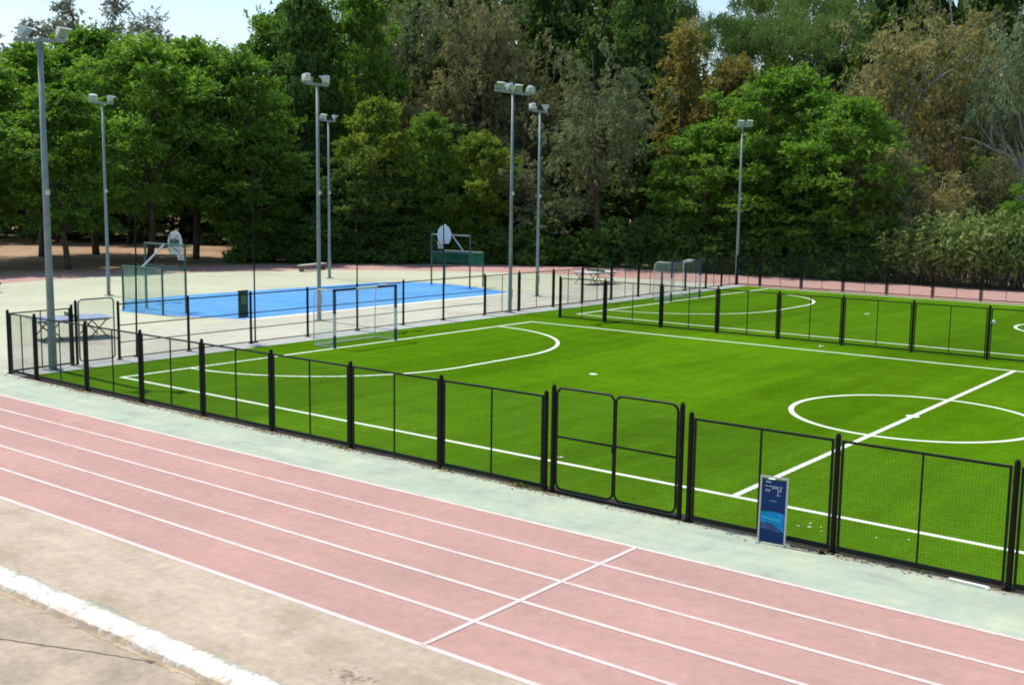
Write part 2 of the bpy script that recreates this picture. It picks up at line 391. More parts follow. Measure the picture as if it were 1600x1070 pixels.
def fence(label, p0, p1, stations, kinds, skip_first=False, low=.05):
    d = Vector(p1)-Vector(p0); rz = math.atan2(d.y, d.x)
    t = thing('fence', label, 'fence', (p0[0],p0[1],.01), rz)
    for i, s in enumerate(stations):
        if i or not skip_first: link('post', post_mesh(), None, t, (s,0,0))
    for a, b, k in zip(stations, stations[1:], kinds):
        if k == 'm':
            p = link('panel', panel_mesh(b-a, low), None, t, (a,0,0))
            link('wire_mesh', wire_mesh(b-a-.17, .07, 1.77), None, p, (.085,0,0))
        else: link('rails', rail_mesh(b-a), None, t, (a,0,0))
    return t
X = [-2.96,-1.45,1.19,3.77,6.35,8.93,11.53,14.13,16.73]
fence('dark mesh fence along the running track, left of the double gate', (-2.96,-1.80), (16.73,-1.95), [x+2.96 for x in X], 'm'*8, low=.07)
X = [19.74,22.28,24.86,27.44,30.02,32.6,35.18]
fence('dark mesh fence along the running track, right of the double gate', (19.74,-1.95), (40,-1.90), [x-19.74 for x in X], 'm'*6, low=.07)
fence('short mesh fence stub from the corner post to the small single gate', (-2.96,-1.80), (-3.06,.28), [0,2.08], 'm', True)
Y = [1.9,4.55,7.2,9.88,12.46,15.1,17.6,20.4,22.95,25.7,28.2,30.9,33.6,36.1,38.8,41.3,43.3,45.35]
fence('long dark fence behind the goals, open rails near and mesh farther back', (-3.08,1.9), (-3.08,45.35), [y-1.9 for y in Y], 'r'*7+'m'*10)
X = [0,2.4,5.2,7.8,10.43,13.0,15.6,18.2,20.8,23.4]
fence('dark mesh fence standing on the turf between the two pitches', (-.03,21.97), (24,21.97), X, 'm'*9)
X = [-3.08,-1.5,1.2,3.8,6.4,9.0,11.6,14.2,16.8,19.4]
fence('dark mesh fence along the far side of the rear pitch, before the far track straight', (-3.08,45.35), (20,45.35), [x+3.08 for x in X], 'm'*9, True)

def leaf_frame(w, z0, z1, r, rc, mid=None):
    P = []
    for cx_, cz_, a0 in ((w-rc, z1-rc, 0), (rc, z1-rc, 90), (rc, z0+rc, 180), (w-rc, z0+rc, 270)):
        for k in range(7):
            t = R(a0+90*k/6); P.append((cx_+rc*math.cos(t), 0, cz_+rc*math.sin(t)))
    mb = MB().tube(P, r, 8, closed=True)
    if mid: mb.tube([(.0,0,mid),(w,0,mid)], r*.85, 8)
    return mb
g = thing('double_gate', 'double leaf dark green gate with rounded frames in the track side fence', 'gate', (16.90,-1.95,.01), R(.2))
for x in (0, 2.66):
    MB().tube([(x,0,0),(x,0,1.98),(x,0,2.03)], [.045,.045,.02], 10).build('post', M['post'], g)
for i, x in enumerate((.075, 1.345)):
    lf = leaf_frame(1.235, .09, 1.98, .023, .13, 1.07).build('gate_leaf', M['rail'], g, True, (x,0,0))
    link('wire_mesh', wire_mesh(1.19, .11, 1.96), None, lf, (.022,.0,0))
    mb = MB()
    for z in (.35, 1.6): mb.box((-.035 if i == 0 else 1.27, 0, z), (.07,.04,.06))
    mb.build('hinges', M['post'], lf)
MB().box((1.33,0,.03), (2.56,.05,.04)).build('threshold', M['rail'], g)
MB().box((1.325,-.03,1.0), (.06,.04,.10)).build('lock', M['post'], g)
g = thing('single_gate', 'small single gate with rounded glinting frame next to the table tennis table', 'gate', (-3.06,.42,.01), R(90))
MB().tube([(0,0,0),(0,0,1.98),(0,0,2.02)], [.045,.045,.02], 10).build('post', M['post'], g)
lf = leaf_frame(1.22, .09, 2.02, .026, .13).build('gate_leaf', paint('glossy_steel', (.20,.23,.22), .25, .6), g, True, (.09,0,0))
link('wire_mesh', wire_mesh(1.17, .11, 2.0), None, lf, (.025,0,0))

# ------------------------------------------------------------------ floodlights
def head_parts(parent, pos, yaw, tilt, size=.67):
    """lamp_head housing (child glass, bracket) facing local +x, tilted down"""
    Mx = Matrix.Rotation(yaw, 3, 'Z') @ Matrix.Rotation(tilt, 3, 'Y')
    mb = MB(); F = [(.16,-.27,-.22),(.16,.27,-.22),(.16,.27,.24),(.16,-.27,.24)]; B = [(-.14,-.17,-.14),(-.14,.17,-.14),(-.14,.17,.13),(-.14,-.17,.13)]
    mb.v = F+B; mb.f = [(0,1,2,3),(7,6,5,4),(0,4,5,1),(1,5,6,2),(2,6,7,3),(3,7,4,0)]
    mb.box((.20,0,.255), (.12,.56,.02)); mb.box((-.19,0,0), (.10,.22,.16))
    mb.v = [tuple(Mx @ Vector(p)*size + Vector(pos)) for p in mb.v]
    h = mb.build('lamp_head', M['lamp'], parent)
    gb = MB().box((.165,0,.01), (.012,.48,.40)); gb.v = [tuple(Mx @ Vector(p)*size + Vector(pos)) for p in gb.v]
    gb.build('glass', M['lampglass'], h)
    My = Matrix.Rotation(yaw, 3, 'Z'); p = Vector(pos)
    br = MB()
    br.tube([p + My @ Vector((0,.32*size,0)), p + My @ Vector((0,.32*size,-.34*size)), p + My @ Vector((0,-.32*size,-.34*size)), p + My @ Vector((0,-.32*size,0))], .018, 6)
    br.build('bracket', M['lamp'], h)
def floodlight(label, x, y, h, r0, r1, heads, arm=.8, yaw=R(90)):
    t = thing('floodlight_post', label, 'floodlight', (x,y,.01), 0, 'floodlight posts around the courts')
    p = MB().tube([(0,0,0),(0,0,1.2),(0,0,1.25),(0,0,h*.5),(0,0,h)], [r0*1.08,r0*1.05,r0,(r0+r1)/2,r1], 14)
    p.build('pole', M['pole'], t, True)
    MB().box((0,0,.015), (r0*4,r0*4,.03)).build('base_plate', M['pole'], t)
    MB().box((r0*.95,0,.9), (.05,.11,.36)).build('access_door', M['pole'], t)
    c, s = math.cos(yaw), math.sin(yaw)
    MB().box((0,0,h+.04), (2*arm,.09,.08), Matrix.Rotation(yaw,3,'Z')).build('cross_arm', M['pole'], t)
    MB().box((r1+.035,0,h*.55), (.07,.10,.16)).build('junction_box', M['lamp'], t)
    for off, yw, tl in heads: head_parts(t, (off*c, off*s, h+.32), R(yw), R(tl))
    return t
floodlight('nearest and thickest floodlight post, inside the fence corner at the left', -2.73,-.58, 9.65, .115, .075, [(-.42,35,40),(.62,10,35)], .72, R(45))
floodlight('leftmost floodlight post standing behind the blue court, left of the left basketball frame', -22.66,13.85, 9.65, .086, .058, [(-.52,-25,35),(.45,30,35)], .6)
floodlight('floodlight post at the near edge of the blue court, its left lamp tipped back', -6.79,13.83, 9.8, .086, .058, [(-.55,150,35),(.48,192,30)], .6)
floodlight('floodlight post behind the blue court beside the low pale bench', -23.72,30.07, 9.75, .086, .058, [(-.45,-20,35),(.5,35,35)], .6)
floodlight('four headed floodlight post on the fence line between the two pitches', -2.95,22.1, 9.95, .086, .058, [(-.95,-35,35),(-.22,165,35),(.33,-30,35),(1.3,120,35)], 1.3)
floodlight('floodlight post just right of the four headed one, its right lamp gleaming white', -7.12,29.8, 9.75, .086, .058, [(-.62,140,35),(.5,196,28)], .65)
floodlight('farthest floodlight post at the far left corner of the rear pitch', -3.3,45.75, 9.75, .086, .058, [(-.1,-60,32),(.42,-45,32)], .6, R(10))

# ------------------------------------------------------------------ goals on the turf
def goal(label, x, y0, y1):
    t = thing('football_goal', label, 'football goal', (x,(y0+y1)/2,.018), 0, 'small football goals on the turf')
    w = (y1-y0)/2; s = .08
    for q in (-w, w):
        p = MB().box((0,q,.22), (s,s,.44)).box((0,q,1.625), (s,s,.83)).build('goal_post', M['goal_blue'], t)
        MB().box((0,q,.825), (s-.002,s-.002,.77)).build('white_band', M['goal_white'], p)
    c = MB().box((0,-w*.66-.02,2.0+s/2), (s,w*.68+.04+s*0,s)).box((0,w*.68+.02,2.0+s/2), (s,w*.64+.04,s))
    c.v = [(a, max(-w-s/2, min(w+s/2, b)), d) for a, b, d in c.v]
    cb = c.build('crossbar', M['goal_blue'], t)
    MB().box((0,.02,2.0+s/2), (s-.002,w*.70,s-.002)).build('white_band', M['goal_white'], cb)
    for q in (-w, w):
        P = [(-.04,q,2.03),(-.75,q,2.03)] + [(-.75-.3*math.sin(R(a)), q, 1.73+.3*math.cos(R(a))) for a in (15,30,45,60,75,90)] + [(-1.08,q,.02)]
        MB().tube(P, .02, 8).build('back_stay', M['goal_white'], t, True)
        MB().tube([(-.04,q,.025),(-1.08,q,.025)], .02, 8).build('ground_bar', M['goal_white'], t)
    MB().tube([(-1.08,-w,.025),(-1.08,w,.025)], .022, 8).build('ground_bar', M['goal_white'], t)
    mb = MB(); r = .003; n = 26
    prof = [(-.02,2.0),(-.4,2.0),(-.78,1.98),(-.96,1.86),(-1.05,1.6),(-1.07,1.2),(-1.08,.8),(-1.08,.4),(-1.08,.05)]
    for i in range(n+1):
        q = -w + 2*w*i/n; sag = .03*math.sin(i*1.3)
        mb.tube([(a+sag*.5, q, b+sag*(.5 if k else 0)) for k, (a, b) in enumerate(prof)], r, 4, False)
    for a, b in [(prof[k][0]*(1-u)+prof[k+1][0]*u, prof[k][1]*(1-u)+prof[k+1][1]*u) for k in range(len(prof)-1) for u in (0,.33,.67)]:
        mb.tube([(a,-w,b),(a,0,b-.02),(a,w,b)], r, 4, False)
    for q in (-w, w):
        for i in range(1, 16): mb.tube([(-.03,q,i*.125),(-1.06,q,i*.125)], r, 4, False)
        for i in range(1, 9): mb.tube([(-i*.12,q,.03),(-i*.12,q,2.0)], r, 4, False)
    mb.build('net', M['net_white'], t)
goal('small blue and white banded goal on the near pitch, left of centre', 0, 8.38, 11.44)
goal('small blue and white banded goal on the far pitch, below the dark wood', -.35, 32.42, 35.5)

# ------------------------------------------------------------------ basketball frames with goals behind the blue court ends
def basket_frame(label, y0, sgn, netmat, strut_top):
    """rear goal frame 2 m high at y0, taller front frame 3 m high, backboard carried forward"""
    t = thing('basketball_frame', label, 'basketball hoop', (-14.5,y0,.01), 0 if sgn > 0 else R(180), 'combined hoop and goal frames at the ends of the blue court')
    w = 1.5; d = 1.2
    for q in (-w, w):
        MB().tube([(q,0,0),(q,0,2.0)], .045, 8).build('rear_post', M['teal'], t)
        MB().tube([(q,d,0),(q,d,3.03)], .05, 8).build('front_post', M['teal'], t)
        MB().tube([(q,0,1.97),(q,d,1.97)], .035, 8).build('side_bar', M['teal'], t)
    MB().tube([(-w,0,2.0),(w,0,2.0)], .045, 8).build('rear_crossbar', M['teal'], t)
    MB().tube([(-w,d,3.0),(w,d,3.0)], .045, 8).build('top_bar', M['teal'], t)
    MB().tube([(-w,d,2.0),(w,d,2.0)], .04, 8).build('goal_crossbar', M['teal'], t)
    MB().tube([(0,0,2.0),(0,strut_top[0],strut_top[1])], .042, 8).build('strut', M['arm'], t)
    MB().box((0,d+.28,2.98), (.09,.56,.09)).build('arm', M['teal'], t)
    yb = d+.56; P = []
    for k in range(25):
        a = R(-30+240*k/24); P.append((.53*math.cos(a), .56*math.sin(a)))
    P += [(-.32,-.50),(.32,-.50)]
    mb = MB(); mb.face([(x,yb-.015,3.03+z) for x, z in P]); mb.face([(x,yb+.015,3.03+z) for x, z in P][::-1])
    n = len(P)
    for k in range(n):
        a, b = P[k], P[(k+1) % n]; mb.face([(a[0],yb-.015,3.03+a[1]),(b[0],yb-.015,3.03+b[1]),(b[0],yb+.015,3.03+b[1]),(a[0],yb+.015,3.03+a[1])])
    bd = mb.build('backboard', M['board'], t)
    fr = MB().box((0,yb-.035,2.95), (1.0,.035,.07)).box((0,yb-.036,3.06), (.62,.03,.30))
    for s in (-1, 1): fr.tube([(s*.36,yb-.05,2.62),(0,yb-.30,2.98)], .022, 6).tube([(s*.30,yb-.05,3.40),(0,yb-.30,3.0)], .022, 6)
    fr.build('backboard_brace', M['teal'], bd)
    mk = MB()
    for x in (-.3,.3): mk.box((x,yb+.018,2.95), (.05,.006,.45))
    for z in (2.72,3.18): mk.box((0,yb+.018,z), (.55,.006,.05))
    mk.build('target_square', M['ink'], bd)
    rim = [(.225*math.cos(2*math.pi*k/20), yb+.30+.225*math.sin(2*math.pi*k/20), 2.66) for k in range(20)]
    hoop = MB().tube(rim, .012, 6, closed=True).box((0,yb+.05,2.66), (.12,.09,.05)).build('hoop', M['rim'], t)
    nt_ = MB()
    for k in range(20):
        a, b = 2*math.pi*k/20, 2*math.pi*(k+1)/20
        nt_.tube([(.22*math.cos(a),yb+.30+.22*math.sin(a),2.65),(.15*math.cos(b),yb+.30+.15*math.sin(b),2.42),(.12*math.cos(a),yb+.30+.12*math.sin(a),2.25)], .005, 4, False)
    nt_.build('hoop_net', M['net_white'], hoop)
    mb = MB(); r = .0058
    zlo = .05 if sgn > 0 else 1.32
    for i in range(31): mb.tube([(-w+i*.1,.01*math.sin(i),zlo),(-w+i*.1,.0,1.97)], r, 4, False)
    for i in range(int((1.97-zlo)/.1)): mb.tube([(-w,.01,zlo+i*.1),(0,.03,zlo+i*.1-.02),(w,.01,zlo+i*.1)], r, 4, False)
    for q in (-w, w):
        for i in range(1, 12): mb.tube([(q,i*.1,zlo),(q,i*.1,1.95)], r, 4, False)
        for i in range(int((1.97-zlo)/.1)): mb.tube([(q,0,zlo+i*.1),(q,d,zlo+i*.1)], r, 4, False)
    mb.build('net', netmat, t)
    return t
basket_frame('teal hoop frame at the left end of the blue court, backboard from behind', 10.4, 1, M['net_pale'], (1.2,3.0))
basket_frame('teal hoop frame at the right end of the blue court, green net', 32.33, -1, M['net_green'], (1.72,3.62))

# tall thin ball stop posts behind the near goal
for (y, px, top, rx, lab) in ((2.62,-3.22,5.6,.022,'tall thin dark post crossing the left basketball frame'), (7.5,-3.22,6.2,0,'tall thin dark post right of the dark green board on the fence'),
                         (12.6,-3.22,6.2,0,'tall thin dark post behind the near goal'), (17.75,-3.22,6.0,0,'tall thin dark post in front of the right backboard')):
    t = thing('ball_stop_post', lab, 'post', (px,y,.01), 0, 'tall thin ball stop posts along the goal end fence', rx=rx*-1)
    MB().tube([(0,0,0),(0,0,top)], [.032,.022], 8).build('pole', M['post'], t)
    MB().box((0,0,.012), (.16,.16,.02)).build('base_plate', M['post'], t)
    MB().tube([(0,0,top-.04),(0,.12,top-.02)], .012, 6).build('net_hook', M['post'], t)
t = thing('notice_board', 'dark green board hung on the goal end fence before the blue court', 'board', (-3.14,7.0,.98), R(90))
MB().box((-.08,.0,.48), (.42,.03,.94)).build('panel', M['signgreen'], t)
MB().box((-.08,.0,.945), (.46,.045,.035)).box((-.08,0,.0), (.46,.045,.035)).build('frame', M['rail'], t)
MB().box((-.06,-.018,.66), (.24,.006,.36)).build('notice', paint('faded_notice', (.12,.17,.12), .6), t)

# ------------------------------------------------------------------ table tennis tables, benches
def tt_table(label, x, y, rz, mat):
    t = thing('table_tennis_table', label, 'table', (x,y,.01), rz, 'outdoor table tennis tables')
    MB().box((0,0,.745), (1.5,2.7,.035)).build('tabletop', mat, t)
    MB().box((0,0,.70), (1.3,2.4,.05)).build('under_frame', M['teal'], t)
    mk = MB().box((0,0,.764), (.02,2.66,.004))
    for s in (-1,1): mk.box((s*.735,0,.764), (.02,2.66,.004)); mk.box((0,s*1.335,.764), (1.45,.02,.004))
    mk.build('lines', M['line'], t)
    for s in (-1,1):
        for q in (-.62,.62):
            MB().tube([(q,s*1.15,0),(q,s*.55,.69)], .022, 8).build('leg', M['post'], t)
            MB().tube([(q,s*.45,0),(q,s*1.10,.69)], .022, 8).build('leg', M['post'], t)
        MB().tube([(-.62,s*.85,.35),(.62,s*.85,.35)], .02, 6).build('brace', M['post'], t)
    n = MB().box((0,0,.835), (1.6,.012,.14)); n.build('net', M['teal'], t)
    return t
tt_table('blue topped table tennis table behind the fence corner and the nearest floodlight', -9.0,3.72, R(-14), M['table'])
tt_table('pale table tennis table with crossed legs beside the fence, before the rear pitch goal', -9.6,39.2, R(-12), paint('pale_top', (.60,.64,.66), .4))
t = thing('bench', 'low pale backless bench beside the floodlight behind the blue court', 'bench', (-29.7,34.0,.01), R(105), 'benches by the bend of the track')
MB().box((0,0,.42), (3.1,.42,.07)).build('seat', M['bench'], t)
for q in (-1.35,1.35): MB().box((q,0,.19), (.10,.34,.38)).build('leg', paint('bench_leg', (.13,.11,.10), .8) if q < 0 else bpy.data.materials['bench_leg'], t)
MB().box((0,0,.10), (2.6,.05,.05)).build('stretcher', bpy.data.materials['bench_leg'], t)
t = thing('bench', 'end of a dark slab bench poking in at the left edge of the pale court', 'bench', (-28.6,10.2,.01), R(52), 'benches by the bend of the track')
MB().box((0,0,.45), (1.9,.45,.10)).build('seat', M['darkwood'], t)
for q in (-.72,.72): MB().box((q,0,.20), (.3,.36,.40)).build('leg', M['darkwood'], t)

# ------------------------------------------------------------------ banner stand
t = thing('banner_stand', 'dark blue advertising banner in an aluminium frame leaning by the fence right of the gate', 'banner stand', (21.36,-2.17,.012), R(6), rx=R(-2))
w, h = .215, 1.09
for q in (-w, w): MB().box((q,0,h/2), (.026,.03,h)).box((q,0,.006), (.05,.16,.012)).build('upright', M['alu'], t)
MB().box((0,0,h-.012), (2*w-.032,.03,.022)).build('top_rail', M['alu'], t)
p = MB().box((0,0,.53), (2*w-.034,.012,1.02)).build('panel', M['navy'], t)
def strip_patch(x0, x1, f0, f1, y, n=24):
    mb = MB()
    for k in range(n):
        a, b = x0+(x1-x0)*k/n, x0+(x1-x0)*(k+1)/n
        mb.face([(a,y,f0(a)),(b,y,f0(b)),(b,y,f1(b)),(a,y,f1(a))])
    return mb
strip_patch(-.19,.19, lambda x: .30+.05*math.cos(x*9+1.2)-.25*x*x*4+.0*x, lambda x: .53-.6*x*x, -.0085).build('printed_wave', M['sky_print'], p)
strip_patch(-.19,.12, lambda x: .385-.18*x, lambda x: .43-.10*x, -.0105).build('printed_wave', paint('cyan_print', (.03,.40,.56), .7, 0, .2, 5, .15), p)
strip_patch(-.19,.14, lambda x: .22-.12*x, lambda x: .30-.25*x, -.0095).build('printed_hill', M['violet'], p)
mb = MB(); lr = random.Random(3)
x = -.13
for k in range(4): mb.box((x,-.0085,1.0), (.016,.004,.026)); x += .022
x = -.14
while x < .13:
    q = lr.uniform(.008,.02); mb.box((x,-.0085,.93+.006*lr.random()), (q,.004,.016)); x += q+.006
for k in range(3): mb.box((-.13+.03*k,-.0085,.862), (.012,.004,.05*(.6+.4*lr.random())))
P = [(.02+.055*math.cos(R(a)), -.0085, .865+.05*math.sin(R(a))) for a in range(150,-60,-15)]
for a, b in zip(P, P[1:]): mb.tube([a, b], .010, 5)
mb.box((.075,-.0085,.80), (.05,.004,.014)).box((.11,-.0085,.885), (.018,.004,.05))
for k in range(5): mb.box((-.05+.022*k,-.0085,.70), (.012,.004,.012))
mb.build('lettering', M['ink'], p)

# ------------------------------------------------------------------ small things on the turf and by the fence
t = thing('football', 'white football lying on the far pitch before its centre circle', 'football', (15.36,33.5,.12))
me = bpy.data.meshes.new('cover'); bm = bmesh.new(); bmesh.ops.create_icosphere(bm, subdivisions=3, radius=.11); bm.to_mesh(me); bm.free()
me.polygons.foreach_set('use_smooth', [True]*len(me.polygons)); link('cover', me, M['ball'], t)
mb = MB()
for v in [(0,0,1),(.89,0,.45),(.28,.85,.45),(-.72,.53,.45),(-.72,-.53,.45),(.28,-.85,.45)]:
    d = Vector(v).normalized(); a = d.orthogonal().normalized(); b = d.cross(a)
    mb.face([d*.1115 + (a*math.cos(2*math.pi*k/5)+b*math.sin(2*math.pi*k/5))*.032 for k in range(5)])
mb.build('patches', M['ballpatch'], t)
def scrap(x, y, s, label, group=None, mat='paper'):
    mb = MB(); n = 5; g = [[(s*(i/n-.5)*1.5, s*(j/n-.5), abs(rnd.gauss(0,s*.09))+.004) for i in range(n+1)] for j in range(n+1)]
    for j in range(n):
        for i in range(n): mb.face([g[j][i], g[j][i+1], g[j+1][i+1], g[j+1][i]])
    o = mb.build('paper_scrap', M[mat], None, False, (x,y,.02), (0,0,rnd.uniform(0,6))); return tag(o, label, 'litter', group)
scrap(12.54,21.1,.17,'crumpled white scrap lying on the turf at the foot of the fence between the pitches')
scrap(15.43,.35,.09,'small white scrap on the turf right behind the left leaf of the double gate')
scrap(8.22,-1.68,.13,'white scrap caught under the track side fence, left of its middle')
for x, y, s in ((21.47,-.92,.05),(21.3,-1.0,.045),(21.62,-.80,.035),(21.40,-.72,.035),(21.72,-1.02,.03),(21.05,-1.15,.035)):
    scrap(x, y, s, 'tiny pale paper scrap in the cluster on the turf right of the blue banner stand', 'pale scraps on the turf by the banner stand')
for x, y in ((22.55,-.77),(22.99,-.52)):
    scrap(x, y, .03, 'tiny pale scrap alone on the turf behind the fence at the right', 'pale scraps at the right of the turf')
o = tag(MB().box((24.35,-2.06,.03), (.55,.06,.035), Matrix.Rotation(R(-3),3,'Z')).box((24.62,-2.07,.02),(.05,.1,.02)).build('plank', paint('white_plank', (.78,.78,.72), .7)), 'short whitish batten lying on the path edge by the rightmost fence post', 'batten')
o = tag(MB().tube([(21.65,-2.10,.03),(21.9,-2.07,.035),(22.15,-2.09,.03)], .014, 6).box((22.17,-2.09,.03),(.08,.06,.05)).build('banner_shadow_bar', M['post']), 'thin dark rod modelled as a bar on the path edge right of the blue banner stand', 'shadow')  # dark bar laid where the banner stand casts its shadow, shade as geometry
def weed(x, y, n, hh, label):
    mb = MB()
    for k in range(n):
        a = rnd.uniform(0,6.28); l = hh*rnd.uniform(.5,1); e = rnd.uniform(.3,.9); w_ = rnd.uniform(.006,.012)
        p = Vector((x+rnd.gauss(0,.10), y+rnd.gauss(0,.025), .012)); d = Vector((math.cos(a)*e, math.sin(a)*e, 1)).normalized()*l
        s = Vector((-math.sin(a), math.cos(a), 0))*w_
        mb.face([p-s, p+s, p+d*.6+s*1.4, p+d+Vector((0,0,-.15*l)), p+d*.6-s*1.4])
    o = mb.build('weed_tuft', M['weed']); return tag(o, label, 'weed', 'weeds along the fence foot')
M['weed'] = leaf_simple = paint('weed', (.17,.21,.05), .8, 0, .5, 30)
weed(16.25,-1.99, 70, .15, 'yellowish weed tuft at the foot of the fence just left of the double gate')
weed(14.35,-1.99, 26, .09, 'small weed tuft at the foot of the second post left of the double gate')
weed(11.3,-2.0, 22, .08, 'small weed tuft at the foot of the third post left of the double gate')
weed(23.6,-1.98, 26, .09, 'small weed tuft under the mesh panel right of the blue banner stand')
# dry leaves and grit along the fence foot
mb = MB()
for i in range(1500):
    x = rnd.uniform(-2.9,30); y = -1.98-abs(rnd.gauss(0,.075)); s = rnd.uniform(.012,.045); a = rnd.uniform(0,6.3)
    if rnd.random() < .5: x = rnd.choice((1.2,3.8,6.4,8.9,11.5,14.1,16.2,16.6,22.3))+rnd.gauss(0,.35)
    c, d = math.cos(a)*s, math.sin(a)*s
    mb.face([(x-c,y-d,.016),(x+d*.6,y-c*.6,.03),(x+c,y+d,.016+s*.4),(x-d*.6,y+c*.6,.02)])
o = mb.build('fallen_leaves', ground('dry_leaf', [(.10,.06,.025), (.28,.20,.09), (.45,.38,.2)], 6., 20., 50.)[0]); o['kind'] = 'stuff'; o['label'] = 'dry leaves and grit gathered along the foot of the track side fence'

TREES=[
(-41.0,59.5,17.4,11.4,'brown','brown tinted tree with a rounded top left of the four headed lamp post'),
(-46.0,16.3,12.8,11.6,'leafy','low bright green tree half outside the left edge, its crown over the track bend'),
(-41.2,22.5,11.9,8.8,'lush','shaded tree with forked dark trunk just left of the second lamp post'),
(-51.6,22.1,14.7,11.8,'leafy','bright green leafy tree cut off by the left edge behind the bench'),
(-54.9,28.3,16.7,12.2,'leafy','bright green leafy tree right behind the tallest lamp post by the fence corner'),
(-55.2,33.2,18.4,12.1,'leafy','bright green leafy tree with bare trunk between the two leftmost lamp posts'),
(-43.9,30.6,16.5,10.9,'leafy','rounded bright green tree just right of the second lamp post, dark trunk below'),
(-45.3,35.8,17.2,11.0,'leafy','bright green tree above the left basketball frame, below the open sky'),
(-41.0,36.6,16.1,8.9,'lush','mid green tree below the open sky gap, left of the tall dark crown'),
(-51.9,49.7,21.5,10.7,'lush','taller light green tree at the right side of the open sky'),
(-43.7,45.9,22.0,8.2,'dark','tall dark green tree behind the double headed lamp post by the blue court'),
(-41.6,50.1,23.1,9.0,'lush','tall green tree with thin top just right of the blue court lamp posts'),
(-33.9,44.4,12.8,6.6,'yellowish','yellow green tree right of the lower blue court lamp post'),
(-31.3,47.7,11.9,5.6,'lush','low bright green tree above the right basketball frame'),
(-35.1,42.8,7.4,6.0,'dark','low dark tree under the yellow green crown, behind the bench'),
(-48.4,63.8,27.8,12.9,'olive','grey brown tall tree with sky gaps, left of the brown crowns'),
(-35.8,58.4,26.0,11.0,'brown','tall brown tinted tree left of the four headed lamp post'),
(-28.3,50.3,10.3,6.2,'yellowish','low yellowish tree right of the right basketball backboard'),
(-29.5,59.6,25.4,10.6,'brown','tall brown tinted tree rising behind the four headed lamp post'),
(-20.2,54.7,18.1,9.6,'olive','broad grey olive tree with a domed top in the middle of the wood'),
(-23.4,53.5,8.9,7.7,'olive','low grey olive tree behind the single lamp post right of the four headed one'),
(-29.5,76.0,27.1,9.5,'dark','dark tall tree left of the ochre yellow tree'),
(-19.6,67.2,20.5,4.4,'ochre','narrow ochre yellow tree, the most golden of the wood'),
(-14.8,67.1,17.0,7.1,'ochre','second ochre tree, shorter, below the umbrella pines'),
(-11.6,56.6,11.0,8.2,'leafy','fresh green tree left of the far pitch lamp post'),
(-6.3,58.6,14.8,10.9,'leafy','widest fresh green tree right behind the far pitch lamp post'),
(-0.5,56.7,12.4,8.0,'leafy','fresh green tree right of the far pitch lamp post, under the brownish gum tree'),
(-6.2,56.7,7.7,9.3,'lush','low leafy tree hanging over the far corner of the rear fence'),
(-3.3,71.1,22.7,11.7,'gum','tall brownish gum tree with thin pale limbs right of the pines'),
(0.5,75.2,24.2,10.5,'gum','tall brownish gum tree between its leaning neighbour and the grey gum tree'),
(4.4,58.0,10.6,6.5,'gum','lower brownish gum tree with a pale forked trunk above the pale canes'),
(7.0,68.9,22.8,9.5,'greygum','grey green gum tree with a pale blue grey trunk at the right edge'),
(6.6,63.5,9.8,5.4,'brown','low brown tree between the forked gum tree and the right edge'),
(11.5,57.2,7.2,4.4,'leafy','low bright green tree cut off by the right edge'),
(-31.8,97.0,25.9,7.4,'pine','small umbrella pine under the patch of sky, left of the ochre topped pair'),
(-24.8,98.6,24.8,9.4,'pine','umbrella pine with its crown just above the fresh green trees'),
(-21.5,105.0,26.1,8.9,'pine','umbrella pine half hidden by the brownish gum tree'),
(-39.9,42.6,8.7,8.8,'dark','dark rounded tree in front of the tall one, left of the double headed lamp post'),
(-33.3,45.5,7.4,7.6,'dark','dark low tree between the yellow green tree and the right hoop frame'),
(-29.8,48.9,7.2,5.6,'lush','low leafy tree just right of the right hoop frame'),
(-39.3,36.7,10.3,8.8,'lush','mid green tree in front of the open sky gap, right of the left hoop frame'),
(-10.3,60.5,12.6,7.4,'yellowish','yellowish green tree between the ochre trees and the widest fresh green tree'),
(0.1,63.5,11.3,5.7,'olive','grey olive tree squeezed between the fresh green trees and the forked gum tree'),
(-46.8,113.2,32.2,6.1,'pine','leftmost umbrella pine, beside the small patch of sky'),
(-32.2,105.6,26.7,7.0,'pine','low umbrella pine just right of the small patch of sky'),
(-37.9,120.1,33.5,10.4,'pine','umbrella pine with the highest crown, behind the ochre trees'),
(-28.7,114.6,30.6,10.5,'pine','broad umbrella pine with dark forked limbs above the fresh green crowns'),
(-28.0,127.8,33.3,8.7,'pine','rightmost umbrella pine, beside the brownish gum tree'),
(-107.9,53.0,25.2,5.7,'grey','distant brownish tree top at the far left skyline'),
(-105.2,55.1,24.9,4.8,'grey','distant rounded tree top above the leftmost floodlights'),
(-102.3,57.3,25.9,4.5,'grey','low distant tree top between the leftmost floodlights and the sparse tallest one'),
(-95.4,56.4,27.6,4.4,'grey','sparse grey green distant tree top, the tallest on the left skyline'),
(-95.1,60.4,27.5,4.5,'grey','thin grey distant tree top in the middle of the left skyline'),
(-86.6,59.4,25.7,4.3,'grey','small brownish distant tree top nearest the open sky'),
]
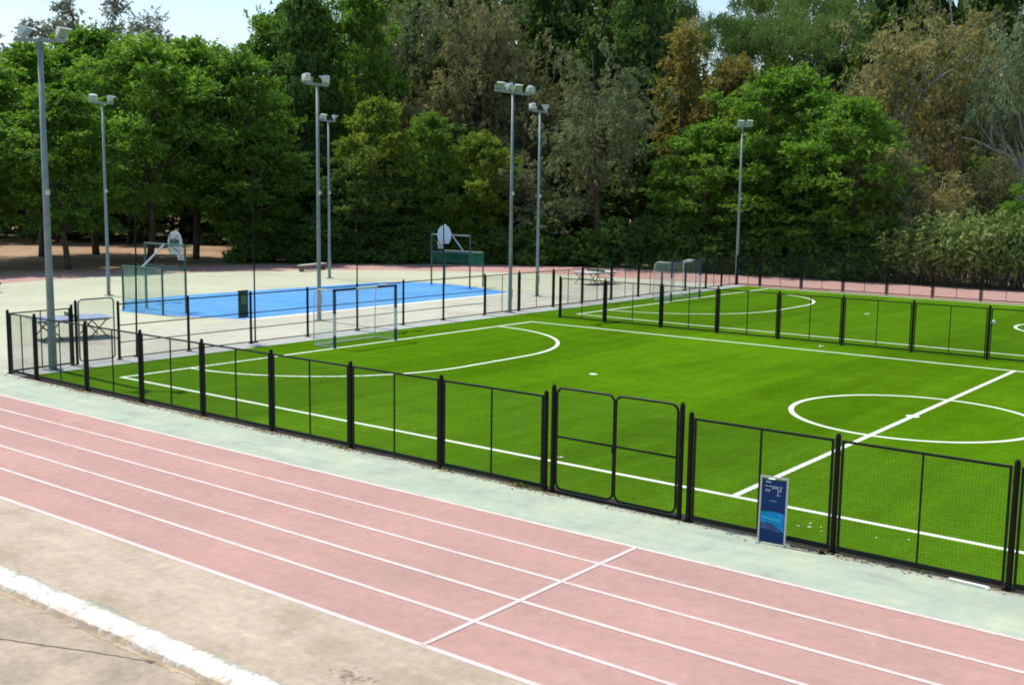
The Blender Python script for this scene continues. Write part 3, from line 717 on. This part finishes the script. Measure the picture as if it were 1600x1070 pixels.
SHRUBS=[
(-39.2,36.2,3.1,3.1),(-39.0,38.2,2.0,4.0),(-36.2,39.2,2.8,3.3),(-35.4,40.1,3.5,4.1),(-35.3,43.6,2.3,3.3),(-33.7,43.8,2.5,4.1),(-31.5,45.2,2.8,3.9),(-30.6,46.5,3.0,3.1),(-29.3,48.7,2.9,3.4),(-27.4,49.3,2.2,4.1),(-26.2,50.1,2.9,3.6),(-25.0,51.0,2.4,3.1),(-23.3,51.8,3.6,3.7),(-21.2,52.9,2.1,3.2),(-19.5,53.7,2.9,3.3),(-17.6,54.2,3.6,3.6),(-15.1,54.9,4.0,3.2),(-13.3,55.1,3.7,3.3),(-12.2,55.3,4.1,3.7),(-9.3,55.3,2.8,3.9),(-8.4,55.3,2.4,3.7),(-6.0,55.3,3.2,3.7),(-4.3,55.3,3.5,2.9),(-2.4,55.3,3.8,2.7),(-1.1,55.5,3.0,3.0),(1.0,55.3,2.8,3.1),(2.5,55.3,4.4,2.7)
]
CANES=[
(3.9,55.7,4.7,3.2),
(5.8,55.6,5.2,3.8),
(8.1,55.5,5.6,3.9),
(9.9,55.6,5.5,3.6),
(11.6,55.7,5.5,3.6),
]
WOOD=[
(-81.2,33.9,13.3,8.7),(-87.5,39.7,13.8,8.8),(-77.5,40.0,11.3,8.7),(-75.6,41.5,13.7,8.6),(-76.9,46.6,12.0,8.7),(-68.6,45.0,13.1,8.0),(-70.4,51.4,13.9,7.6),(-63.3,53.0,11.6,8.5),(-61.0,56.0,12.2,9.4),(-54.4,54.0,19.0,9.7),(-56.8,62.7,19.7,9.1),(-51.8,63.0,22.7,8.8),(-49.3,65.5,25.1,9.8),(-41.6,63.7,21.3,9.9),(-39.0,65.3,21.6,7.8),(-39.2,73.1,26.2,7.9),(-36.2,74.1,23.1,9.8),(-30.9,71.2,21.5,7.5),(-27.3,75.4,22.2,9.5),(-26.4,81.6,13.9,8.0),(-22.7,81.6,13.7,9.4),(-21.0,85.5,16.6,7.6),(-17.5,87.7,14.0,9.0),(-14.9,88.1,14.3,8.8),(-13.9,94.9,21.7,7.7),(-8.1,93.7,21.3,8.3),(-6.0,96.6,20.7,7.7),(-3.6,100.2,21.3,8.8),(-0.4,105.7,22.2,7.7),(5.1,101.6,23.3,9.6),(-100.5,42.3,18.5,9.7),(-91.1,41.3,17.0,8.3),(-94.3,48.5,17.2,7.5),(-88.0,48.8,17.5,9.3),(-79.9,49.1,17.8,9.6),(-83.0,55.5,16.5,9.1),(-77.5,57.8,18.3,9.8),(-77.0,62.0,18.7,9.7),(-70.4,63.3,18.0,7.9),(-65.1,64.3,23.1,7.8),(-61.7,64.2,22.2,7.9),(-58.2,69.8,29.2,8.4),(-53.6,69.9,29.5,9.8),(-55.0,75.9,31.0,8.3),(-47.8,73.4,26.9,9.6),(-47.6,83.5,28.4,7.9),(-42.8,83.3,29.7,9.8),(-41.6,90.2,32.9,9.1),(-37.2,90.9,30.1,9.6),(-35.5,94.5,20.9,9.0),(-29.5,96.3,21.1,8.1),(-27.1,97.2,18.7,9.7),(-22.5,97.9,19.1,8.2),(-17.6,96.8,20.8,8.9),(-15.9,105.7,29.4,9.9),(-11.1,103.6,29.9,9.9),(-9.3,114.7,28.9,8.3),(-6.0,108.9,29.5,9.8),(-2.2,118.5,31.0,8.1),(-0.5,122.0,31.3,9.5),(-113.5,49.2,17.4,8.2),(-106.2,50.0,19.8,7.6),(-102.7,52.3,19.9,10.0),(-106.2,59.3,18.7,9.3),(-101.9,63.4,18.3,9.3),(-95.9,64.8,18.6,8.9),(-87.6,64.4,17.8,8.7),(-85.1,66.6,17.8,8.1),(-84.6,73.4,18.4,8.3),(-78.8,74.7,28.3,9.7),(-79.9,80.6,28.7,7.9),(-72.8,84.4,35.0,8.9),(-69.2,85.9,35.1,9.6),(-63.8,89.9,31.2,9.8),(-62.5,92.8,32.0,9.0),(-57.9,93.4,31.2,8.3),(-54.2,99.8,33.5,7.6),(-46.8,97.4,31.0,9.2),(-47.2,105.2,33.5,8.3),(-41.9,109.3,20.9,9.7),(-37.5,110.3,21.9,8.8),(-31.3,110.7,23.6,9.3),(-29.5,114.5,21.9,8.1),(-24.6,112.4,20.7,9.8),(-19.8,116.7,28.3,9.6),(-16.2,118.0,28.9,9.1),(-12.3,121.3,29.5,7.6),(-9.3,125.2,31.7,9.7),(-6.5,135.9,33.4,8.5),(-1.3,130.0,31.4,9.9),(-53.0,47.0,8.2,7.9),(-46.1,45.5,9.1,9.7),(-42.0,47.4,9.8,10.0),(-40.9,49.9,11.0,9.9),(-40.3,54.5,8.6,7.7),(-34.0,54.5,11.4,9.4),(-32.7,55.8,10.5,8.3),(-31.1,62.2,8.5,7.9),(-31.8,66.0,9.7,9.9),(-29.0,67.6,9.8,9.6),(-22.3,63.8,10.2,8.9),(-19.7,67.9,9.1,9.4),(-17.0,67.4,11.0,8.9),(-16.2,74.0,10.9,9.3),(-10.3,73.0,8.8,8.0),(-9.3,73.8,9.6,9.8),(-5.3,75.0,9.6,8.5),(-4.5,79.9,11.0,8.6),(-0.8,78.4,9.7,8.5),(1.0,83.2,9.3,8.7),(4.6,88.9,10.4,9.0),(6.2,92.7,11.1,9.5),(-89.3,36.3,5.1,8.6),(-91.7,42.0,4.9,9.2),(-91.0,46.7,5.2,8.3),(-83.7,47.1,3.7,8.0),(-76.7,47.1,4.5,10.0),(-79.5,52.5,6.0,9.6),(-69.2,52.5,4.1,9.0),(-68.2,55.5,5.0,9.7),(-67.4,58.8,4.4,9.9)
]

# ------------------------------------------------------------------ trees
def leaf_mesh(name, centers, axes, sizes, tones, aspect=.55):
    """one rhombus per leaf; axes = long direction"""
    n = len(centers); rs = np.random.RandomState(len(name)*7+n)
    ax = axes/np.linalg.norm(axes, axis=1, keepdims=True)
    o = rs.normal(size=(n,3)); o -= (o*ax).sum(1, keepdims=True)*ax; o /= np.linalg.norm(o, axis=1, keepdims=True)
    s = sizes[:,None]
    V = np.stack([centers-ax*s*.5, centers+o*s*.5*aspect, centers+ax*s*.5, centers-o*s*.5*aspect], 1).reshape(-1,3)
    me = bpy.data.meshes.new(name)
    me.vertices.add(4*n); me.vertices.foreach_set('co', V.astype(np.float32).ravel())
    me.loops.add(4*n); me.loops.foreach_set('vertex_index', np.arange(4*n, dtype=np.int32))
    me.polygons.add(n); me.polygons.foreach_set('loop_start', np.arange(0, 4*n, 4, dtype=np.int32))
    at = me.attributes.new('tone', 'FLOAT', 'FACE'); at.data.foreach_set('value', np.clip(tones, 0, 1).astype(np.float32))
    me.update(); me.validate(); return me

def limb(mb, p, d, length, r, rs, bend=.25, n=5, r1=.35):
    P = [np.array(p, float)]; d = np.array(d, float)
    for k in range(n):
        d = d/np.linalg.norm(d) + rs.normal(size=3)*bend*.4 + np.array([0,0,.05]); d /= np.linalg.norm(d)
        P.append(P[-1] + d*length/n)
    mb.tube([tuple(q) for q in P], [r*(1-(1-r1)*k/n) for k in range(n+1)], 7)
    return P

def make_tree(kind, seed, h=1.0):
    """unit tree of height 10, crown width about 6: returns trunk mesh, crown mesh"""
    rs = np.random.RandomState(seed); mb = MB()
    C = []; A = []; S = []; T = []
    def spray(c, r, n, size, dirn, flat=.7, droop=0.0, tone0=.5, spread=.8):
        # a clump made of several small sprays of leaves
        k = max(3, n//14)
        sc_ = rs.normal(size=(k,3)); sc_ /= np.linalg.norm(sc_, axis=1, keepdims=True); sc_ *= (rs.rand(k,1)**.45)*r; sc_[:,2] *= flat
        sd = sc_/r + rs.normal(size=(k,3))*.35 + np.array([0,0,-droop]) + np.array(dirn)*.3
        sd /= np.linalg.norm(sd, axis=1, keepdims=True)
        tt = np.clip(rs.normal(tone0, .16, k), 0, 1)
        for i in range(k):
            m_ = n//k; t = rs.rand(m_,1)
            pts = np.array(c) + sc_[i] + sd[i]*t*r*spread*.9 + rs.normal(size=(m_,3))*r*.10
            C.append(pts); A.append(sd[i] + rs.normal(size=(m_,3))*.55 + np.array([0,0,-droop*.6]))
            S.append(size*rs.uniform(.6,1.35,m_)); T.append(np.clip(tt[i] + rs.normal(0,.08,m_), 0, 1))
    if kind in ('round','tall','low'):
        z0, z1, w = {'round':(2.4,10,3.05), 'tall':(2.0,10,2.6), 'low':(.6,10,3.2)}[kind]
        lean = rs.normal(size=2)*.25
        top = limb(mb, (0,0,-.1), (lean[0]*.15,lean[1]*.15,1), z0+2.6, .15, rs, .12, 6, .5)
        nl = 9; nodes = []
        for k in range(nl):
            a = 2*math.pi*k/nl + rs.uniform(-.3,.3); el = rs.uniform(.25,1.3)
            P = limb(mb, top[3+k % 4], (math.cos(a)*math.cos(el), math.sin(a)*math.cos(el), math.sin(el)), rs.uniform(2.3,4.2), .07, rs, .35, 5, .2)
            nodes += P[3:]
        nb = 40
        lob = [(rs.uniform(0,6.28), rs.uniform(.2,.95), rs.uniform(.7,1.2)) for _ in range(6)]
        for i in range(nb):
            u = ((i+.5)/nb)**.9; a = i*2.39996 + rs.uniform(-.5,.5)
            pr = math.sin(math.pi*min(1, (u*.84+.14)))**(.62 if kind != 'tall' else .5)
            if kind == 'low': pr = math.sqrt(max(0, 1-(u*.97)**2.4))
            lf = max(q[2]*math.exp(-((math.atan2(math.sin(a-q[0]), math.cos(a-q[0])))/.9)**2-((u-q[1])/.3)**2) for q in lob)
            ln = w*pr*(.66+.40*lf)*rs.uniform(.82,1.15); zb = z0+(z1-z0-.5)*u; rise = rs.uniform(-.05,.35)*ln
            dr = np.array([math.cos(a), math.sin(a), 0])
            for s in range(4):
                tt_ = .42+.2*s+rs.uniform(-.07,.07)
                side = np.array([-math.sin(a), math.cos(a), 0])*rs.normal()*.30*ln*tt_*.8
                c = dr*ln*tt_ + side + np.array([0,0,zb+rise*tt_*1.5-.28*ln*tt_*tt_*.6+rs.normal()*.12])
                c[2] = min(c[2], z1-.25)
                spray(c, rs.uniform(.38,.70)*(1.12-.25*tt_), 270, .155, dr*.8, .52, .18, rs.normal(.5,.14))
        for i in range(9): spray(np.array([rs.normal()*.5, rs.normal()*.5, z1-.45-rs.uniform(0,.5)]), rs.uniform(.35,.6), 250, .155, (0,0,.5), .7, 0, rs.normal(.55,.13))
    elif kind in ('gum','gumhigh'):
        top = limb(mb, (0,0,-.1), (rs.normal()*.08,rs.normal()*.08,1), 5.6, .20, rs, .14, 8, .5)
        ends = [top[-1]]
        for k in range(11):
            a = 2*math.pi*k/5.2 + rs.uniform(-.4,.4); el = rs.uniform(.65,1.25)
            P = limb(mb, top[3+(k % 6)], (math.cos(a)*math.cos(el), math.sin(a)*math.cos(el), math.sin(el)), rs.uniform(2.6,4.4), .085, rs, .35, 6, .18)
            ends += P[3:]
            for j in range(2):
                P2 = limb(mb, P[3], (math.cos(a+j*2-1),math.sin(a+j*2-1),rs.uniform(.4,1.4)), rs.uniform(1.2,2.2), .04, rs, .3, 4, .2); ends += P2[2:]
        ends = [e for e in ends if e[2] > (2.4 if kind == 'gum' else 4.7)]
        for i in range(150 if kind == 'gum' else 140):
            e = ends[rs.randint(len(ends))]; c = e + rs.normal(size=3)*np.array([.66,.66,.55])
            c[2] = min(c[2], 9.6)
            spray(c, rs.uniform(.28,.6), 155, .165, (0,0,-.1), 1.0, .45, rs.normal(.5,.18), .9)
    elif kind == 'pine':
        top = limb(mb, (0,0,-.1), (rs.normal()*.05,rs.normal()*.05,1), 6.4, .17, rs, .10, 7, .6)
        for k in range(9):
            a = 2*math.pi*k/9 + rs.uniform(-.3,.3)
            P = limb(mb, top[4+k % 3], (math.cos(a),math.sin(a),rs.uniform(.7,1.5)), rs.uniform(2.4,3.6), .08, rs, .25, 5, .25)
        for i in range(26):
            a = i*2.4+rs.uniform(-.4,.4); rr = 3.0*math.sqrt((i+.5)/26); z = 9.6 - .16*rr*rr - (rs.uniform(0,2.2)*(1-rr/4.2) if i % 3 == 0 else 0)
            spray((math.cos(a)*rr, math.sin(a)*rr, z), rs.uniform(.6,.95), 720, .12, (0,0,.5), .52, -.6, rs.normal(.5,.15), .45)
    elif kind == 'puff':
        top = limb(mb, (0,0,-.1), (rs.normal()*.03,rs.normal()*.03,1), 9.2, .09, rs, .06, 9, .3)
        for k in range(9):
            a = 2*math.pi*k/4.3; el = rs.uniform(.5,1.1)
            P = limb(mb, top[6+k % 4], (math.cos(a)*math.cos(el), math.sin(a)*math.cos(el), math.sin(el)), rs.uniform(.7,1.1), .03, rs, .3, 5, .2)
            for j in range(4): spray(P[-1] + rs.normal(size=3)*.18, rs.uniform(.24,.40), 210, .10, (0,0,.1), .9, .1, rs.normal(.5,.18))
        for j in range(9): spray(top[-1] + rs.normal(size=3)*np.array([.28,.28,.22]) - np.array([0,0,.25]), .24, 130, .085, (0,0,.2), .9, .1, rs.normal(.5,.15))
    elif kind == 'column':
        top = limb(mb, (0,0,-.1), (0.02,0.02,1), 8.5, .13, rs, .08, 8, .3)
        for i in range(90):
            u = rs.rand(); z = 2.2+7.5*u; a = rs.uniform(0,6.283); rr = 1.1*math.sin(math.pi*min(1,u*.8+.17))**.6*rs.rand()**.4
            spray((math.cos(a)*rr,math.sin(a)*rr,z), rs.uniform(.25,.48), 190, .14, (math.cos(a)*.3,math.sin(a)*.3,-.2), 1.2, .5, rs.normal(.5,.15))
    elif kind == 'shrub':
        for k in range(7):
            a = 6.283*k/7; limb(mb, (0,0,-.1), (math.cos(a)*.6,math.sin(a)*.6,1), 6.5, .12, rs, .3, 5, .3)
        for i in range(46):
            a = rs.uniform(0,6.283); u = rs.rand(); rr = 4.6*math.sqrt(max(.05, 1-(u*.95)**2))*rs.rand()**.45
            spray((math.cos(a)*rr, math.sin(a)*rr, .5+8.8*u), rs.uniform(1.0,1.7), 330, .5, (math.cos(a)*.4,math.sin(a)*.4,.4), .8, 0, rs.normal(.5,.15))
    elif kind == 'cane':
        for k in range(90):
            a = rs.uniform(0,6.283); r0 = 2.6*math.sqrt(rs.rand()); b = rs.uniform(.15,.5)
            P = limb(mb, (math.cos(a)*r0,math.sin(a)*r0,-.1), (math.cos(a)*b*.5,math.sin(a)*b*.5,1), (9.6-r0*1.3)*rs.uniform(.55,1.06), .045, rs, .12, 6, .4)
            for e in P[4:]:
                for j in range(3): spray(e + rs.normal(size=3)*.28, rs.uniform(.4,.8), 34, .42, (math.cos(a)*.5,math.sin(a)*.5,0), .9, .45, rs.normal(.5,.18), 1.1)
    me = leaf_mesh('crown', np.concatenate(C), np.concatenate(A), np.concatenate(S), np.concatenate(T), .5 if kind not in ('gum','gumhigh','cane') else .3)
    tm = mb.mesh('trunk', True)
    return tm, me

PROTO = {}
def proto(kind, seed):
    if (kind, seed) not in PROTO: PROTO[kind, seed] = make_tree(kind, seed)
    return PROTO[kind, seed]
FORM = {'leafy':('round',3,'bark'), 'lush':('tall',2,'bark'), 'dark':('tall',2,'bark'), 'yellowish':('round',3,'bark'), 'olive':('gum',2,'bark'),
        'brown':('gum',2,'bark'), 'ochre':('column',2,'bark'), 'gum':('gum',2,'bark_pale'), 'greygum':('gumhigh',1,'bark_pale'),
        'pine':('pine',2,'bark_pine'), 'grey':('puff',3,'bark'), 'shrub':('shrub',2,'bark'), 'cane':('cane',1,'bark')}
NAME = {'pine':'umbrella_pine','gum':'gum_tree','greygum':'gum_tree','cane':'giant_cane','shrub':'evergreen_shrub','grey':'distant_tree'}
CNT = {}
def plant(kind, x, y, h, w, label, cat='tree', group=None, mat=None):
    form, nseed, bk = FORM[kind]; i = CNT.get(kind, 0); CNT[kind] = i+1
    tm, cm = proto(form, 11 + i % nseed)
    name = NAME.get(kind, 'leafy_tree')
    t = thing(name, label, cat, (x,y,0), i*2.1+.4, group)
    if kind == 'ochre' and w > 5: form = 'round'; tm, cm = proto('round', 12)
    unit = {'shrub':9.6,'cane':7.0,'gum':6.6,'gumhigh':6.6,'puff':1.7,'column':2.4}.get(form, 6.4)
    t.scale = (w/unit, w/unit, h/10)
    a = link('stem' if kind in ('shrub','cane') else 'trunk', tm, None, t); b = link('foliage' if kind in ('shrub','cane') else 'crown', cm, None, t)
    for o, m_ in ((a, M[bk]), (b, LEAF[mat or kind])):
        if not o.data.materials: o.data.materials.append(m_)
        o.material_slots[0].link = 'OBJECT'; o.material_slots[0].material = m_
    return t
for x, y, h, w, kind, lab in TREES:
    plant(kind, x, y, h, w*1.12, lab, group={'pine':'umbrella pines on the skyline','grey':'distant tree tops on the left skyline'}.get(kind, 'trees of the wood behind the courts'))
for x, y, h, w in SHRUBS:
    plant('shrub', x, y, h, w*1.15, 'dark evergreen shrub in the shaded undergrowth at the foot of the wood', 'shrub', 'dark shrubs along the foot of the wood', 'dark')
CL = ['pale cane clump at the left end of the row beyond the far fence', 'second pale cane clump from the left beyond the far fence', 'middle pale cane clump beyond the far fence, its stems brown below',
      'pale cane clump between the middle clump and the one at the right edge', 'pale cane clump cut off by the right edge, beyond the far fence']
for (x, y, h, w), lab in zip(CANES, CL): plant('cane', x, y, h, w*1.1, lab, 'cane clump', 'pale canes beyond the far fence')

# the deep wood behind: one mass of crowns and trunks
src = {}
for kd, sd in (('tall',11),('low',12),('low',13)):
    tm, cm = make_tree(kd, sd) if (kd, sd) not in PROTO else PROTO[kd, sd]
    n = len(cm.polygons); co = np.empty(12*n, np.float32); cm.vertices.foreach_get('co', co); tn = np.empty(n, np.float32); cm.attributes['tone'].data.foreach_get('value', tn)
    src[kd, sd] = (co.reshape(n,4,3), tn, [tuple(v.co) for v in tm.vertices], [tuple(p.vertices) for p in tm.polygons])
rs = np.random.RandomState(5); VV = []; TT = []; wt = MB(); keys = list(src)
for i, (x, y, h, w) in enumerate(WOOD):
    co, tn, tv, tf = src[keys[i % 3]]; pick = rs.rand(len(tn)) < .30; a = rs.uniform(0,6.283); ca, sa = math.cos(a), math.sin(a)
    q = co[pick]; c0 = q.mean(1, keepdims=True); q = c0 + (q-c0)*2.0
    k = w/6.0; X_ = (q[...,0]*ca-q[...,1]*sa)*k+x; Y_ = (q[...,0]*sa+q[...,1]*ca)*k+y; Z_ = q[...,2]*h/10
    VV.append(np.stack([X_,Y_,Z_], -1)); TT.append(np.clip(tn[pick]+rs.normal(0,.14), 0, 1))
    n0 = len(wt.v); wt.v += [((p[0]*ca-p[1]*sa)*k+x, (p[0]*sa+p[1]*ca)*k+y, p[2]*h/10) for p in tv]; wt.f += [tuple(n0+j for j in f) for f in tf]
V = np.concatenate(VV); n = len(V); me = bpy.data.meshes.new('deep_wood')
nv = len(wt.v); me.vertices.add(4*n); me.vertices.foreach_set('co', V.astype(np.float32).ravel())
me.loops.add(4*n); me.loops.foreach_set('vertex_index', np.arange(4*n, dtype=np.int32))
me.polygons.add(n); me.polygons.foreach_set('loop_start', np.arange(0,4*n,4,dtype=np.int32))
at = me.attributes.new('tone','FLOAT','FACE'); at.data.foreach_set('value', np.concatenate(TT).astype(np.float32)); me.update(); me.validate()
dw = link('deep_wood', me, leaf('leaf_wood', (.045,.085,.026), (.095,.155,.046), (.16,.225,.07), .34)); dw['kind'] = 'stuff'; dw['label'] = 'deep green wood closing the view behind the front trees'
wk = wt.build('wood_trunks', M['bark'], dw, True); wk['kind'] = 'stuff'

# ------------------------------------------------------------------ light, sky, camera
EL = 61.0
w = bpy.data.worlds.new('World'); sc.world = w; w.use_nodes = True
nt = w.node_tree; sky = nt.nodes.new('ShaderNodeTexSky'); sky.sky_type = 'NISHITA'; sky.sun_disc = False
sky.sun_elevation = R(EL); sky.sun_rotation = R(270); sky.air_density = 1.2; sky.dust_density = .8; sky.altitude = 100
bg = nt.nodes['Background']; nt.links.new(sky.outputs[0], bg.inputs[0]); bg.inputs[1].default_value = .13
sun = bpy.data.lights.new('sun', 'SUN'); sun.energy = 4.0; sun.angle = R(.5); sun.color = (1,.94,.83)
so = bpy.data.objects.new('sun', sun); COL.objects.link(so)
to = Vector((-math.cos(R(EL)), .02, math.sin(R(EL)))); so.rotation_euler = (-to).to_track_quat('-Z','Y').to_euler(); so.location = (-20,0,40)
cam = bpy.data.cameras.new('camera'); co_ = bpy.data.objects.new('camera', cam); COL.objects.link(co_)
cam.sensor_width = 36; cam.lens = 36*1733.1/1600; cam.clip_end = 3000; cam.clip_start = .1
r2, u2, bk_ = (0.7881046,0.61538076,0.01405932), (-0.09268024,0.09605144,0.99105221), (0.60852405,-0.78235583,0.13273222)
mt = Matrix(((r2[0],u2[0],bk_[0],28.557),(r2[1],u2[1],bk_[1],-18.2135),(r2[2],u2[2],bk_[2],5.475),(0,0,0,1)))
co_.matrix_world = mt; sc.camera = co_
sc.cycles.filter_width = 1.9
sc.view_settings.view_transform = 'Standard'; sc.view_settings.look = 'None'; sc.view_settings.exposure = .40; sc.view_settings.gamma = 1
